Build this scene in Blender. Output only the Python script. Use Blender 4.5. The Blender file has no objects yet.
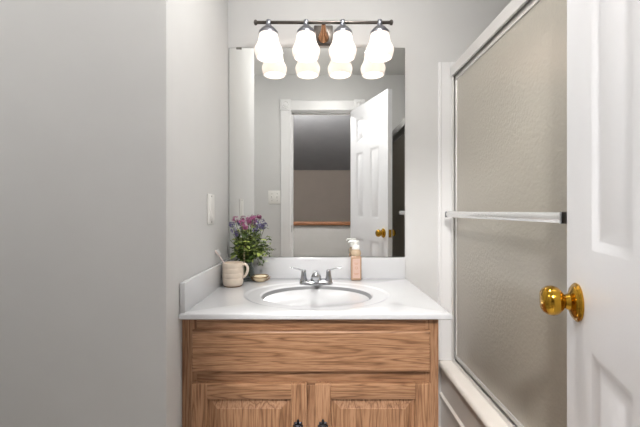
import bpy, bmesh, math, random
from mathutils import Vector, Matrix
PI = math.pi
random.seed(7)
SC = bpy.context.scene
COL = SC.collection

# ------------------------------------------------------------------ camera, world, light, exposure
cam_d = bpy.data.cameras.new('camera')
cam_d.sensor_width = 36.0
cam_d.lens = 357.0 / 640.0 * 36.0
cam_d.shift_y = -3.0 / 640.0
cam_d.clip_start = 0.02
cam = bpy.data.objects.new('camera', cam_d)
COL.objects.link(cam)
EYE = 1.12
cam.location = (0, -1.6, EYE)
cam.rotation_euler = (PI / 2, 0, 0)
SC.camera = cam

w = bpy.data.worlds.new('world')
SC.world = w
w.use_nodes = True
w.node_tree.nodes['Background'].inputs[0].default_value = (0.8, 0.85, 0.9, 1)
w.node_tree.nodes['Background'].inputs[1].default_value = 0.3

SC.view_settings.view_transform = 'Standard'
SC.view_settings.look = 'None'
SC.view_settings.gamma = 1.0
SC.view_settings.exposure = 1.25
SC.view_settings.use_curve_mapping = False

BULB = 2.4          # vanity bulbs
SHADE_GLOW = 0.10
FILL_BATH = 36.0     # added fill lamp, unseen, over the middle of the room
FILL_LEFT = 16.0      # second added fill lamp, unseen, over the left part
FILL_HALL = 260.0      # added fill lamp in the hall, unseen 


CEIL = 2.305


# ------------------------------------------------------------------ materials
def lin(c):
    r = []
    for v in c:
        v = v / 255.0
        r.append(v / 12.92 if v <= 0.04045 else ((v + 0.055) / 1.055) ** 2.4)
    return (r[0], r[1], r[2], 1.0)


def mat(name, rgb, rough=0.5, metal=0.0, bump=0.0, bscale=200.0, coat=0.0, var=0.0, vscale=8.0, ior=None):
    m = bpy.data.materials.new(name)
    m.use_nodes = True
    nt = m.node_tree
    p = nt.nodes['Principled BSDF']
    c = lin(rgb)
    p.inputs['Base Color'].default_value = c
    p.inputs['Roughness'].default_value = rough
    p.inputs['Metallic'].default_value = metal
    p.inputs['Coat Weight'].default_value = coat
    if ior:
        p.inputs['IOR'].default_value = ior
    tc = nt.nodes.new('ShaderNodeTexCoord')
    if True:
        n = nt.nodes.new('ShaderNodeTexNoise')
        n.inputs['Scale'].default_value = vscale
        n.inputs['Detail'].default_value = 4
        nt.links.new(tc.outputs['Object'], n.inputs['Vector'])
        r = nt.nodes.new('ShaderNodeValToRGB')
        v = max(var, 0.01)
        r.color_ramp.elements[0].position = 0.3
        r.color_ramp.elements[1].position = 0.7
        r.color_ramp.elements[0].color = (c[0] * (1 - v), c[1] * (1 - v), c[2] * (1 - v), 1)
        r.color_ramp.elements[1].color = (min(1, c[0] * (1 + v)), min(1, c[1] * (1 + v)), min(1, c[2] * (1 + v)), 1)
        nt.links.new(n.outputs['Fac'], r.inputs['Fac'])
        nt.links.new(r.outputs['Color'], p.inputs['Base Color'])
    if bump:
        n2 = nt.nodes.new('ShaderNodeTexNoise')
        n2.inputs['Scale'].default_value = bscale
        n2.inputs['Detail'].default_value = 2
        nt.links.new(tc.outputs['Object'], n2.inputs['Vector'])
        b = nt.nodes.new('ShaderNodeBump')
        b.inputs['Strength'].default_value = bump
        b.inputs['Distance'].default_value = 0.002
        nt.links.new(n2.outputs['Fac'], b.inputs['Height'])
        nt.links.new(b.outputs['Normal'], p.inputs['Normal'])
    return m


def wood(name, light, mid, dark, axis='x', rough=0.5, off=0.0):
    """oak: long wavy grain along axis plus short dark pores"""
    m = bpy.data.materials.new(name)
    m.use_nodes = True
    nt = m.node_tree
    p = nt.nodes['Principled BSDF']
    p.inputs['Roughness'].default_value = rough
    tc = nt.nodes.new('ShaderNodeTexCoord')
    mp = nt.nodes.new('ShaderNodeMapping')
    mp.inputs['Location'].default_value = (off, off * 0.7, off * 1.3)
    s = {'x': (1.5, 30, 30), 'y': (30, 1.5, 30), 'z': (30, 30, 1.5)}[axis]
    mp.inputs['Scale'].default_value = s
    nt.links.new(tc.outputs['Object'], mp.inputs['Vector'])
    n = nt.nodes.new('ShaderNodeTexNoise')
    n.inputs['Scale'].default_value = 1.0
    n.inputs['Detail'].default_value = 1.5
    n.inputs['Distortion'].default_value = 0.35
    nt.links.new(mp.outputs[0], n.inputs['Vector'])
    mul = nt.nodes.new('ShaderNodeMath')
    mul.operation = 'MULTIPLY'
    mul.inputs[1].default_value = 16.0
    nt.links.new(n.outputs['Fac'], mul.inputs[0])
    pp = nt.nodes.new('ShaderNodeMath')
    pp.operation = 'PINGPONG'
    pp.inputs[1].default_value = 1.0
    nt.links.new(mul.outputs[0], pp.inputs[0])
    ramp = nt.nodes.new('ShaderNodeValToRGB')
    e = ramp.color_ramp.elements
    e[0].position = 0.0
    e[0].color = lin(dark)
    e[1].position = 1.0
    e[1].color = lin(light)
    k = e.new(0.35)
    k.color = lin(mid)
    nt.links.new(pp.outputs[0], ramp.inputs['Fac'])
    mp2 = nt.nodes.new('ShaderNodeMapping')
    s2 = {'x': (18, 330, 330), 'y': (330, 18, 330), 'z': (330, 330, 18)}[axis]
    mp2.inputs['Scale'].default_value = s2
    nt.links.new(tc.outputs['Object'], mp2.inputs['Vector'])
    n2 = nt.nodes.new('ShaderNodeTexNoise')
    n2.inputs['Scale'].default_value = 1.0
    n2.inputs['Detail'].default_value = 2
    nt.links.new(mp2.outputs[0], n2.inputs['Vector'])
    r2 = nt.nodes.new('ShaderNodeValToRGB')
    r2.color_ramp.elements[0].position = 0.32
    r2.color_ramp.elements[0].color = (0.52, 0.46, 0.42, 1)
    r2.color_ramp.elements[1].position = 0.55
    r2.color_ramp.elements[1].color = (1, 1, 1, 1)
    nt.links.new(n2.outputs['Fac'], r2.inputs['Fac'])
    mx = nt.nodes.new('ShaderNodeMix')
    mx.data_type = 'RGBA'
    mx.blend_type = 'MULTIPLY'
    mx.inputs[0].default_value = 0.75
    nt.links.new(ramp.outputs['Color'], mx.inputs[6])
    nt.links.new(r2.outputs['Color'], mx.inputs[7])
    nt.links.new(mx.outputs[2], p.inputs['Base Color'])
    b = nt.nodes.new('ShaderNodeBump')
    b.inputs['Strength'].default_value = 0.15
    b.inputs['Distance'].default_value = 0.001
    nt.links.new(n2.outputs['Fac'], b.inputs['Height'])
    nt.links.new(b.outputs['Normal'], p.inputs['Normal'])
    return m


OAK = dict(light=(180, 138, 105), mid=(166, 124, 91), dark=(130, 91, 62))
M = {}
M['wall'] = mat('painted_wall', (205, 205, 205), 0.72, bump=0.12, bscale=420)
M['ceiling'] = mat('ceiling_paint', (238, 238, 236), 0.8, bump=0.1, bscale=300)
M['wall'].node_tree.nodes['Principled BSDF'].inputs['Specular IOR Level'].default_value = 0.15
M['trim'] = mat('white_trim_paint', (224, 224, 225), 0.35, var=0.015)
M['door'] = mat('white_door_paint', (226, 227, 231), 0.38, bump=0.05, bscale=300, var=0.012)
M['floor'] = mat('vinyl_floor', (205, 200, 192), 0.4, var=0.08, vscale=14)
M['hall_floor'] = mat('hall_carpet', (150, 140, 128), 0.9, bump=0.4, bscale=500, var=0.1, vscale=60)
M['hall_brown'] = mat('hall_far_wall_paint', (128, 118, 110), 0.8, var=0.04, vscale=3)
M['hall_grey'] = mat('hall_slope_paint', (150, 151, 155), 0.8, var=0.05, vscale=3)
M['hall_half'] = mat('hall_half_wall_paint', (144, 142, 140), 0.7, var=0.05, vscale=4)
M['surround'] = mat('beige_shower_surround', (226, 216, 198), 0.3, var=0.03)
M['tub'] = mat('white_tub_enamel', (232, 226, 219), 0.12, coat=0.4, var=0.01)
M['marble'] = mat('white_cultured_marble', (204, 205, 208), 0.16, coat=0.35, var=0.012, vscale=6)
M['basin'] = mat('shaded_cultured_marble_basin', (126, 127, 129), 0.38, coat=0.0, var=0.01, vscale=6)  # same marble as the counter, with shade put in as darker grey
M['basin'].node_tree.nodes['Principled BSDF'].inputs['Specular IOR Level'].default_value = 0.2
M['oak_h'] = wood('oak_grain_across', axis='x', **OAK)
M['oak_v'] = wood('oak_grain_upright', axis='z', off=3.1, **OAK)
M['oak_y'] = wood('oak_grain_deep', axis='y', off=5.7, **OAK)
M['rail_wood'] = wood('brown_rail_wood', (125, 80, 46), (108, 68, 38), (80, 48, 26), axis='x')
M['chrome'] = mat('polished_chrome', (196, 198, 202), 0.1, 1.0)
M['bar_metal'] = mat('bright_bar_metal', (236, 236, 236), 0.22, 0.8)
M['alu'] = mat('satin_aluminium', (222, 221, 219), 0.36, 0.6, bump=0.05, bscale=900)
M['dark_gap'] = mat('dark_gap_strip', (38, 37, 36), 0.6)
M['dark_cap'] = mat('grey_bracket_metal', (110, 108, 104), 0.4, 0.8)
M['brass'] = mat('aged_polished_brass', (190, 146, 52), 0.12, 1.0, var=0.12, vscale=60)
M['bronze'] = mat('brushed_bronze_metal', (104, 99, 95), 0.3, 1.0, var=0.1, vscale=40)
M['nickel'] = mat('brushed_nickel', (160, 163, 172), 0.32, 1.0)
M['copperplate'] = mat('coppery_backplate', (190, 140, 105), 0.22, 1.0, var=0.06)
M['pewter'] = mat('dark_pewter', (70, 70, 76), 0.28, 1.0, bump=0.5, bscale=260, var=0.3, vscale=120)
M['mirror_edge'] = mat('mirror_edge_glass', (70, 74, 72), 0.3)
M['plate'] = mat('switch_plastic', (228, 227, 224), 0.3)
M['screw'] = mat('small_screw_metal', (120, 118, 112), 0.4, 1.0)
M['mug'] = mat('cream_glazed_stoneware', (226, 211, 194), 0.35, coat=0.2, var=0.05, vscale=60)
M['mug_foot'] = mat('dark_stoneware_foot', (120, 92, 66), 0.6)
M['brush'] = mat('toothbrush_plastic', (244, 228, 224), 0.3)
M['bristle'] = mat('toothbrush_bristles', (245, 245, 245), 0.7)
M['leaf_d'] = mat('dark_green_leaf', (70, 92, 40), 0.45, var=0.3, vscale=40)
M['leaf_l'] = mat('light_green_leaf', (150, 166, 84), 0.45, var=0.25, vscale=40)
M['stem'] = mat('green_stem', (96, 112, 58), 0.6)
M['twig'] = mat('pale_woody_stem', (196, 178, 146), 0.6)
M['pink'] = mat('pink_purple_petals', (168, 92, 136), 0.6, var=0.35, vscale=90)
M['lavender'] = mat('lavender_petals', (108, 98, 146), 0.6, var=0.35, vscale=90)
M['gold'] = mat('gold_glaze_rim', (140, 106, 66), 0.3, 0.7)
M['dish'] = mat('cream_soap_dish_glaze', (226, 208, 176), 0.3, var=0.06, vscale=80)
M['soap'] = mat('ivory_soap', (240, 226, 198), 0.5)
M['bottle'] = mat('amber_pink_bottle', (170, 138, 112), 0.22, coat=0.4)
M['label'] = mat('pale_pink_label', (200, 170, 156), 0.55)
M['print'] = mat('brown_label_print', (184, 134, 112), 0.6)
M['pump'] = mat('white_pump_plastic', (236, 235, 232), 0.3)
M['pump_collar'] = mat('clear_beige_dome', (186, 164, 138), 0.2, coat=0.3)
M['drain'] = mat('drain_metal', (180, 180, 182), 0.2, 1.0)


def mirror_mat():
    m = bpy.data.materials.new('mirror_silver')
    m.use_nodes = True
    p = m.node_tree.nodes['Principled BSDF']
    p.inputs['Base Color'].default_value = (0.90, 0.91, 0.90, 1)
    p.inputs['Metallic'].default_value = 1
    p.inputs['Roughness'].default_value = 0.0
    return m


M['mirror'] = mirror_mat()


def emis(name, rgb, strength):
    m = bpy.data.materials.new(name)
    m.use_nodes = True
    p = m.node_tree.nodes['Principled BSDF']
    p.inputs['Base Color'].default_value = lin(rgb)
    p.inputs['Emission Color'].default_value = lin(rgb)
    p.inputs['Emission Strength'].default_value = strength
    return m


M['bulb'] = emis('lit_bulb', (255, 250, 243), BULB)
M['fill_dome'] = emis('added_fill_dome', (255, 252, 247), FILL_BATH)
M['fill_dome_soft'] = emis('added_fill_dome_soft', (255, 252, 247), FILL_LEFT)
M['hall_fill_globe'] = emis('added_hall_fill_globe', (255, 252, 248), FILL_HALL)


def shade_mat():
    m = bpy.data.materials.new('frosted_white_shade_glass')
    m.use_nodes = True
    nt = m.node_tree
    nt.nodes.clear()
    out = nt.nodes.new('ShaderNodeOutputMaterial')
    tr = nt.nodes.new('ShaderNodeBsdfTranslucent')
    tr.inputs[0].default_value = (0.95, 0.90, 0.86, 1)
    df = nt.nodes.new('ShaderNodeBsdfDiffuse')
    df.inputs[0].default_value = (0.85, 0.8, 0.78, 1)
    gl = nt.nodes.new('ShaderNodeBsdfGlossy')
    gl.inputs['Roughness'].default_value = 0.25
    em = nt.nodes.new('ShaderNodeEmission')
    em.inputs[0].default_value = lin((255, 244, 236))
    em.inputs[1].default_value = SHADE_GLOW
    a = nt.nodes.new('ShaderNodeMixShader')
    a.inputs[0].default_value = 0.55
    nt.links.new(tr.outputs[0], a.inputs[1])
    nt.links.new(df.outputs[0], a.inputs[2])
    b = nt.nodes.new('ShaderNodeMixShader')
    b.inputs[0].default_value = 0.05
    nt.links.new(a.outputs[0], b.inputs[1])
    nt.links.new(gl.outputs[0], b.inputs[2])
    c = nt.nodes.new('ShaderNodeAddShader')
    nt.links.new(b.outputs[0], c.inputs[0])
    nt.links.new(em.outputs[0], c.inputs[1])
    nt.links.new(c.outputs[0], out.inputs[0])
    return m


M['shade'] = shade_mat()


def obscure_glass():
    m = bpy.data.materials.new('obscured_pebble_glass')
    m.use_nodes = True
    nt = m.node_tree
    nt.nodes.clear()
    out = nt.nodes.new('ShaderNodeOutputMaterial')
    tc = nt.nodes.new('ShaderNodeTexCoord')
    n = nt.nodes.new('ShaderNodeTexNoise')
    n.inputs['Scale'].default_value = 90
    n.inputs['Detail'].default_value = 2
    nt.links.new(tc.outputs['Object'], n.inputs['Vector'])
    b = nt.nodes.new('ShaderNodeBump')
    b.inputs['Strength'].default_value = 0.35
    b.inputs['Distance'].default_value = 0.004
    nt.links.new(n.outputs['Fac'], b.inputs['Height'])
    tr = nt.nodes.new('ShaderNodeBsdfTranslucent')
    tr.inputs[0].default_value = lin((240, 234, 222))
    rf = nt.nodes.new('ShaderNodeBsdfTransparent')
    df = nt.nodes.new('ShaderNodeBsdfDiffuse')
    df.inputs[0].default_value = lin((238, 231, 217))
    gl = nt.nodes.new('ShaderNodeBsdfGlossy')
    gl.inputs['Roughness'].default_value = 0.22
    gl.inputs[0].default_value = (0.95, 0.94, 0.92, 1)
    gr = nt.nodes.new('ShaderNodeBsdfRefraction')
    gr.inputs['Roughness'].default_value = 0.45
    gr.inputs['IOR'].default_value = 1.05
    gr.inputs[0].default_value = lin((232, 224, 208))
    fr = nt.nodes.new('ShaderNodeFresnel')
    fr.inputs['IOR'].default_value = 2.1
    for s in (gl, gr, tr, df, fr):
        nt.links.new(b.outputs['Normal'], s.inputs['Normal'])
    a = nt.nodes.new('ShaderNodeMixShader')
    a.inputs[0].default_value = 0.5
    nt.links.new(tr.outputs[0], a.inputs[1])
    nt.links.new(df.outputs[0], a.inputs[2])
    c = nt.nodes.new('ShaderNodeMixShader')
    c.inputs[0].default_value = 0.25
    nt.links.new(a.outputs[0], c.inputs[1])
    nt.links.new(gr.outputs[0], c.inputs[2])
    d = nt.nodes.new('ShaderNodeMixShader')
    nt.links.new(fr.outputs[0], d.inputs[0])
    nt.links.new(c.outputs[0], d.inputs[1])
    nt.links.new(gl.outputs[0], d.inputs[2])
    nt.links.new(d.outputs[0], out.inputs[0])
    return m


M['obscure'] = obscure_glass()


def clear_glass():
    m = bpy.data.materials.new('clear_vase_glass')
    m.use_nodes = True
    p = m.node_tree.nodes['Principled BSDF']
    p.inputs['Base Color'].default_value = lin((205, 215, 212))
    p.inputs['Transmission Weight'].default_value = 1.0
    p.inputs['Roughness'].default_value = 0.02
    p.inputs['IOR'].default_value = 1.45
    return m


M['vase'] = clear_glass()

# ------------------------------------------------------------------ helpers
WLOC = {}


def empty(name, loc, label, cat, group=None, rz=0.0):
    o = bpy.data.objects.new(name, None)
    o.empty_display_size = 0.05
    COL.objects.link(o)
    o.location = loc
    WLOC[o.name] = Vector(loc)
    o['label'] = label
    o['category'] = cat
    if group:
        o['group'] = group
    return o


def obj(name, bm, m, parent=None, origin=(0, 0, 0), smooth=True, angle=40, label=None):
    """bm is given in world coordinates; it is moved into the local frame of its parent"""
    base = WLOC[parent.name] if parent else Vector(origin)
    bmesh.ops.translate(bm, verts=bm.verts, vec=-base)
    bmesh.ops.recalc_face_normals(bm, faces=bm.faces)
    me = bpy.data.meshes.new(name)
    bm.to_mesh(me)
    bm.free()
    for mm in (m if isinstance(m, (list, tuple)) else [m]):
        me.materials.append(mm)
    if smooth:
        me.polygons.foreach_set('use_smooth', [True] * len(me.polygons))
        me.set_sharp_from_angle(angle=math.radians(angle))
    o = bpy.data.objects.new(name, me)
    COL.objects.link(o)
    if parent:
        o.parent = parent
    else:
        o.location = base
    WLOC[o.name] = base
    if label:
        o['label'] = label
    return o


def tag(o, label, cat, group=None):
    o['label'] = label
    o['category'] = cat
    if group:
        o['group'] = group
    return o


def struct(o):
    o['kind'] = 'structure'
    return o


def add_box(bm, x0, x1, y0, y1, z0, z1, bevel=0.0, seg=2):
    t = bmesh.new()
    bmesh.ops.create_cube(t, size=1.0)
    for v in t.verts:
        v.co = Vector(((x0 + x1) / 2 + v.co.x * (x1 - x0), (y0 + y1) / 2 + v.co.y * (y1 - y0), (z0 + z1) / 2 + v.co.z * (z1 - z0)))
    if bevel > 0:
        bmesh.ops.bevel(t, geom=list(t.edges), offset=bevel, segments=seg, affect='EDGES', profile=0.5)
    merge(bm, t)
    return bm


def merge(bm, t, mtx=None, mi=0):
    if mtx is not None:
        bmesh.ops.transform(t, matrix=mtx, verts=t.verts)
    vm = {}
    for v in t.verts:
        vm[v] = bm.verts.new(v.co)
    for f in t.faces:
        try:
            nf = bm.faces.new([vm[v] for v in f.verts])
            nf.material_index = mi if mi else f.material_index
        except ValueError:
            pass
    t.free()


def box(*a, **k):
    return add_box(bmesh.new(), *a, **k)


def frame_from(axis):
    a = Vector(axis).normalized()
    h = Vector((0, 0, 1)) if abs(a.z) < 0.9 else Vector((1, 0, 0))
    u = a.cross(h).normalized()
    v = a.cross(u).normalized()
    return a, u, v


def add_lathe(bm, prof, base, axis=(0, 0, 1), seg=32, sx=1.0, sy=1.0):
    """prof: list of (radius, distance along axis)"""
    a, u, v = frame_from(axis)
    base = Vector(base)
    rings = []
    for r, h in prof:
        if r < 1e-6:
            rings.append([bm.verts.new(base + a * h)])
        else:
            rings.append([bm.verts.new(base + a * h + u * (r * sx * math.cos(2 * PI * i / seg)) + v * (r * sy * math.sin(2 * PI * i / seg))) for i in range(seg)])
    for A, B in zip(rings[:-1], rings[1:]):
        for i in range(seg):
            j = (i + 1) % seg
            if len(A) == 1 and len(B) == 1:
                continue
            if len(A) == 1:
                bm.faces.new((A[0], B[i], B[j]))
            elif len(B) == 1:
                bm.faces.new((A[i], A[j], B[0]))
            else:
                bm.faces.new((A[i], A[j], B[j], B[i]))
    return bm


def lathe(*a, **k):
    return add_lathe(bmesh.new(), *a, **k)


def add_tube(bm, pts, rad, seg=12, flat=1.0, cap=True):
    """swept tube along pts; rad a number or list; flat squashes the second axis"""
    pts = [Vector(p) for p in pts]
    n = len(pts)
    if not isinstance(rad, (list, tuple)):
        rad = [rad] * n
    rings = []
    pu = None
    for i, p in enumerate(pts):
        d = (pts[min(i + 1, n - 1)] - pts[max(i - 1, 0)]).normalized()
        if pu is None:
            _, u, v = frame_from(d)
        else:
            u = (pu - d * pu.dot(d)).normalized()
            v = d.cross(u).normalized()
        pu = u
        rings.append([bm.verts.new(p + u * (rad[i] * math.cos(2 * PI * k / seg)) + v * (rad[i] * flat * math.sin(2 * PI * k / seg))) for k in range(seg)])
    for A, B in zip(rings[:-1], rings[1:]):
        for i in range(seg):
            j = (i + 1) % seg
            bm.faces.new((A[i], A[j], B[j], B[i]))
    if cap:
        bm.faces.new(rings[0][::-1])
        bm.faces.new(rings[-1])
    return bm


def tube(*a, **k):
    return add_tube(bmesh.new(), *a, **k)


def curve_pts(ctrl, n=8):
    """Catmull-Rom through the control points"""
    c = [Vector(p) for p in ctrl]
    c = [c[0] * 2 - c[1]] + c + [c[-1] * 2 - c[-2]]
    out = []
    for i in range(1, len(c) - 2):
        for k in range(n):
            t = k / n
            out.append(0.5 * ((2 * c[i]) + (c[i + 1] - c[i - 1]) * t + (2 * c[i - 1] - 5 * c[i] + 4 * c[i + 1] - c[i + 2]) * t * t + (3 * c[i] - c[i - 1] - 3 * c[i + 1] + c[i + 2]) * t ** 3))
    out.append(c[-2])
    return out


def panel_slab(W, H, T, us, vs, cells, prof, P, both=True, edge_bevel=None):
    """door leaf with raised panels. us, vs break lines; cells the (i, j) which are panels;
    prof: list of (inset, depth); P(u, v, w) maps to the world (w=0 front face, w=T back)."""
    bm = bmesh.new()
    eb = edge_bevel or 0.0
    for side in ((0, 1) if both else (0,)):
        def W_(d):
            return d if side == 0 else T - d
        for i in range(len(us) - 1):
            for j in range(len(vs) - 1):
                u0, u1, v0, v1 = us[i], us[i + 1], vs[j], vs[j + 1]
                if (i, j) in cells:
                    prev = [(u0, v0, 0), (u1, v0, 0), (u1, v1, 0), (u0, v1, 0)]
                    for ins, dep in prof:
                        cur = [(u0 + ins, v0 + ins, dep), (u1 - ins, v0 + ins, dep), (u1 - ins, v1 - ins, dep), (u0 + ins, v1 - ins, dep)]
                        for k in range(4):
                            l = (k + 1) % 4
                            q = [prev[k], prev[l], cur[l], cur[k]]
                            bm.faces.new([bm.verts.new(P(a, b, W_(c))) for a, b, c in q])
                        prev = cur
                    bm.faces.new([bm.verts.new(P(a, b, W_(c))) for a, b, c in prev])
                else:
                    q = [(u0, v0), (u1, v0), (u1, v1), (u0, v1)]
                    bm.faces.new([bm.verts.new(P(a, b, W_(0))) for a, b in q])
    U0, U1, V0, V1 = us[0], us[-1], vs[0], vs[-1]
    ring = [(U0, V0), (U1, V0), (U1, V1), (U0, V1)]
    if eb:
        outer = [(U0 - eb, V0 - eb), (U1 + eb, V0 - eb), (U1 + eb, V1 + eb), (U0 - eb, V1 + eb)]
        for k in range(4):
            l = (k + 1) % 4
            bm.faces.new([bm.verts.new(P(a, b, c)) for a, b, c in ((*ring[k], 0), (*ring[l], 0), (*outer[l], eb), (*outer[k], eb))])
            bm.faces.new([bm.verts.new(P(a, b, c)) for a, b, c in ((*outer[k], eb), (*outer[l], eb), (*outer[l], T), (*outer[k], T))])
        bm.faces.new([bm.verts.new(P(a, b, T)) for a, b in outer])
    else:
        for k in range(4):
            l = (k + 1) % 4
            bm.faces.new([bm.verts.new(P(a, b, c)) for a, b, c in ((*ring[k], 0), (*ring[l], 0), (*ring[l], T), (*ring[k], T))])
        if not both:
            bm.faces.new([bm.verts.new(P(a, b, T)) for a, b in ring])
    bmesh.ops.remove_doubles(bm, verts=bm.verts, dist=0.0002)
    return bm


def extrude_profile(prof, axis, a0, a1):
    """closed profile [(p,q)] swept along an axis: 'y' -> (x,z) profile, 'z' -> (x,y), 'x' -> (y,z)"""
    bm = bmesh.new()
    rings = []
    for a in (a0, a1):
        if axis == 'y':
            rings.append([bm.verts.new((p, a, q)) for p, q in prof])
        elif axis == 'z':
            rings.append([bm.verts.new((p, q, a)) for p, q in prof])
        else:
            rings.append([bm.verts.new((a, p, q)) for p, q in prof])
    n = len(prof)
    for i in range(n):
        j = (i + 1) % n
        bm.faces.new((rings[0][i], rings[0][j], rings[1][j], rings[1][i]))
    bm.faces.new(rings[0][::-1])
    bm.faces.new(rings[1])
    return bm


# ------------------------------------------------------------------ the room
AW = -0.411          # alcove side wall
BW = -1.53           # wall with the doorway (room face)
HT = 0.12            # its thickness
LX = -1.55           # far left wall
SX = 1.36            # shower long wall
OL, OR, OT = -0.250, 0.292, 1.985   # doorway opening

struct(obj('wall_back', box(AW - 0.12, SX + 0.1, 0.0, 0.1, 0, CEIL), M['wall'], origin=(0, 0.05, 0)))
struct(obj('wall_alcove', box(LX - 0.1, AW, -0.643, 0.0, 0, CEIL, bevel=0.006), M['wall'], origin=(-0.9, -0.3, 0)))
struct(obj('wall_left', box(LX - 0.1, LX, BW - HT, -0.65, 0, CEIL), M['wall'], origin=(LX, -1, 0)))
bm = bmesh.new()
add_box(bm, LX - 0.1, OL - 0.012, BW - HT, BW, 0, CEIL)
add_box(bm, OR + 0.012, SX + 0.1, BW - HT, BW, 0, CEIL)
add_box(bm, OL - 0.012, OR + 0.012, BW - HT, BW, OT + 0.012, CEIL)
struct(obj('wall_doorway', bm, M['wall'], origin=(0, BW, 0)))
struct(obj('wall_shower', box(SX, SX + 0.1, BW, 0, 0, CEIL), M['wall'], origin=(SX, -0.7, 0)))
struct(obj('ceiling', box(LX - 0.1, SX + 0.1, BW - HT, 0.1, CEIL, CEIL + 0.08), M['ceiling'], origin=(0, 0, CEIL)))
struct(obj('floor', box(LX - 0.1, SX + 0.1, BW - HT, 0.1, -0.06, 0), M['floor'], origin=(0, 0, 0)))
struct(obj('baseboard_left', box(LX, AW - 0.002, -0.664, -0.65, 0, 0.09, bevel=0.003), M['trim'], origin=(-1, -0.65, 0)))
struct(obj('baseboard_doorway', box(LX, OL - 0.11, BW, BW + 0.014, 0, 0.09, bevel=0.003), M['trim'], origin=(-1, BW, 0)))

# shower surround panels on the three walls
bm = bmesh.new()
add_box(bm, 0.64, SX, -0.012, 0.0, 0.452, 1.75)
add_box(bm, SX - 0.012, SX, BW + 0.012, -0.012, 0.452, 1.75)
add_box(bm, 0.64, SX, BW, BW + 0.012, 0.452, 1.75)
struct(obj('wall_surround', bm, M['surround'], origin=(1.0, -0.8, 0.45)))
# white edge board of the surround, on the mirror wall
pr = [(0.529, 0.0), (0.529, -0.006), (0.533, -0.010), (0.540, -0.010), (0.543, -0.007), (0.584, -0.007), (0.590, -0.010), (0.64, -0.010), (0.64, 0.0)]
struct(obj('trim_1', extrude_profile(pr, 'z', 0.452, EYE + 0.662), M['trim'], origin=(0.56, 0, 0.45), angle=25))

# doorway: jamb lining, stop and casing with corner blocks
bm = bmesh.new()
for s, x in ((-1, OL), (1, OR)):
    x0, x1 = (x - 0.012, x) if s < 0 else (x, x + 0.012)
    add_box(bm, x0, x1, BW - HT, BW, 0, OT)
add_box(bm, OL - 0.012, OR + 0.012, BW - HT, BW, OT, OT + 0.012)
add_box(bm, OL, OL + 0.012, BW - 0.075, BW - 0.04, 0, OT)
add_box(bm, OR - 0.012, OR, BW - 0.075, BW - 0.04, 0, OT)
add_box(bm, OL, OR, BW - 0.075, BW - 0.04, OT - 0.012, OT)
struct(obj('trim_2', bm, M['trim'], origin=(0, BW, 0)))


def casing_profile(x0, x1, yb):
    n = x1 - x0
    return [(x0, yb), (x0, yb + 0.014), (x0 + 0.08 * n, yb + 0.018), (x0 + 0.2 * n, yb + 0.0162), (x0 + 0.32 * n, yb + 0.018),
            (x0 + 0.5 * n, yb + 0.0162), (x0 + 0.68 * n, yb + 0.018), (x0 + 0.8 * n, yb + 0.0162), (x0 + 0.92 * n, yb + 0.018), (x1, yb + 0.014), (x1, yb)]


CW = 0.088
for k, (x0, x1) in enumerate(((OL - 0.006 - CW, OL - 0.006), (OR + 0.008, OR + 0.008 + CW))):
    struct(obj('trim_%d' % (3 + k), extrude_profile(casing_profile(x0, x1, BW), 'z', 0, OT + 0.006), M['trim'], origin=(x0, BW, 0), angle=20))
bm = extrude_profile([(p, q) for p, q in [(y, z) for z, y in casing_profile(OT + 0.006, OT + 0.006 + CW, BW)]], 'x', OL - 0.006, OR + 0.008)
struct(obj('trim_5', bm, M['trim'], origin=(0, BW, OT), angle=20))
for k, x0 in enumerate((OL - 0.006 - CW - 0.003, OR + 0.005)):
    bm = box(x0, x0 + CW + 0.006, BW, BW + 0.024, OT + 0.006, OT + 0.012 + CW, bevel=0.003)
    cx, cz = x0 + CW / 2 + 0.003, OT + 0.009 + CW / 2
    add_lathe(bm, [(0.034, 0.0), (0.034, 0.004), (0.028, 0.006), (0.022, 0.002), (0.014, 0.006), (0, 0.007)], (cx, BW + 0.0235, cz), (0, 1, 0), 28)
    struct(obj('trim_%d' % (6 + k), bm, M['trim'], origin=(cx, BW, OT)))
t = obj('strike_plate', box(OL - 0.001, OL + 0.0015, BW - 0.036, BW - 0.006, 0.93, 0.99, bevel=0.0005), M['screw'], origin=(OL, BW, 0.96))
tag(t, 'small metal strike plate on the left jamb of the doorway seen in the mirror', 'strike plate')

# hall beyond the doorway: half wall with a wooden cap, far wall and sloping ceiling
HY = -3.09
struct(obj('floor_hall', box(-2.0, 2.0, HY - 0.12, BW - HT, -0.06, 0), M['hall_floor'], origin=(0, -2.3, 0)))
struct(obj('wall_hall_half', box(-2.0, 2.0, HY - 0.10, HY, 0, 0.925), M['hall_half'], origin=(0, HY, 0)))
struct(obj('trim_8', box(-2.0, 2.0, HY - 0.125, HY + 0.025, 0.925, 0.972, bevel=0.008), M['rail_wood'], origin=(0, HY, 0.925)))
FY = -5.5
struct(obj('wall_hall_far', box(-2.0, 2.0, FY - 0.1, FY, -0.6, 1.94), M['hall_brown'], origin=(0, FY, 0)))
bm = bmesh.new()
q = [(-2.0, FY - 0.1, 1.9), (2.0, FY - 0.1, 1.9), (2.0, -3.0, 2.44), (-2.0, -3.0, 2.44)]
lo = [bm.verts.new(p) for p in q]
hi = [bm.verts.new((p[0], p[1], p[2] + 0.08)) for p in q]
bm.faces.new(lo)
bm.faces.new(hi[::-1])
for i in range(4):
    bm.faces.new((lo[i], lo[(i + 1) % 4], hi[(i + 1) % 4], hi[i]))
add_box(bm, -2.0, 2.0, -3.0, BW - HT, 2.44, 2.52)
struct(obj('ceiling_hall', bm, M['hall_grey'], origin=(0, -3, 2.44)))
struct(obj('wall_hall_left', box(-2.1, -2.0, FY - 0.1, BW - HT, -0.6, 2.6), M['hall_brown'], origin=(-2, -3, 0)))
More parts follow.
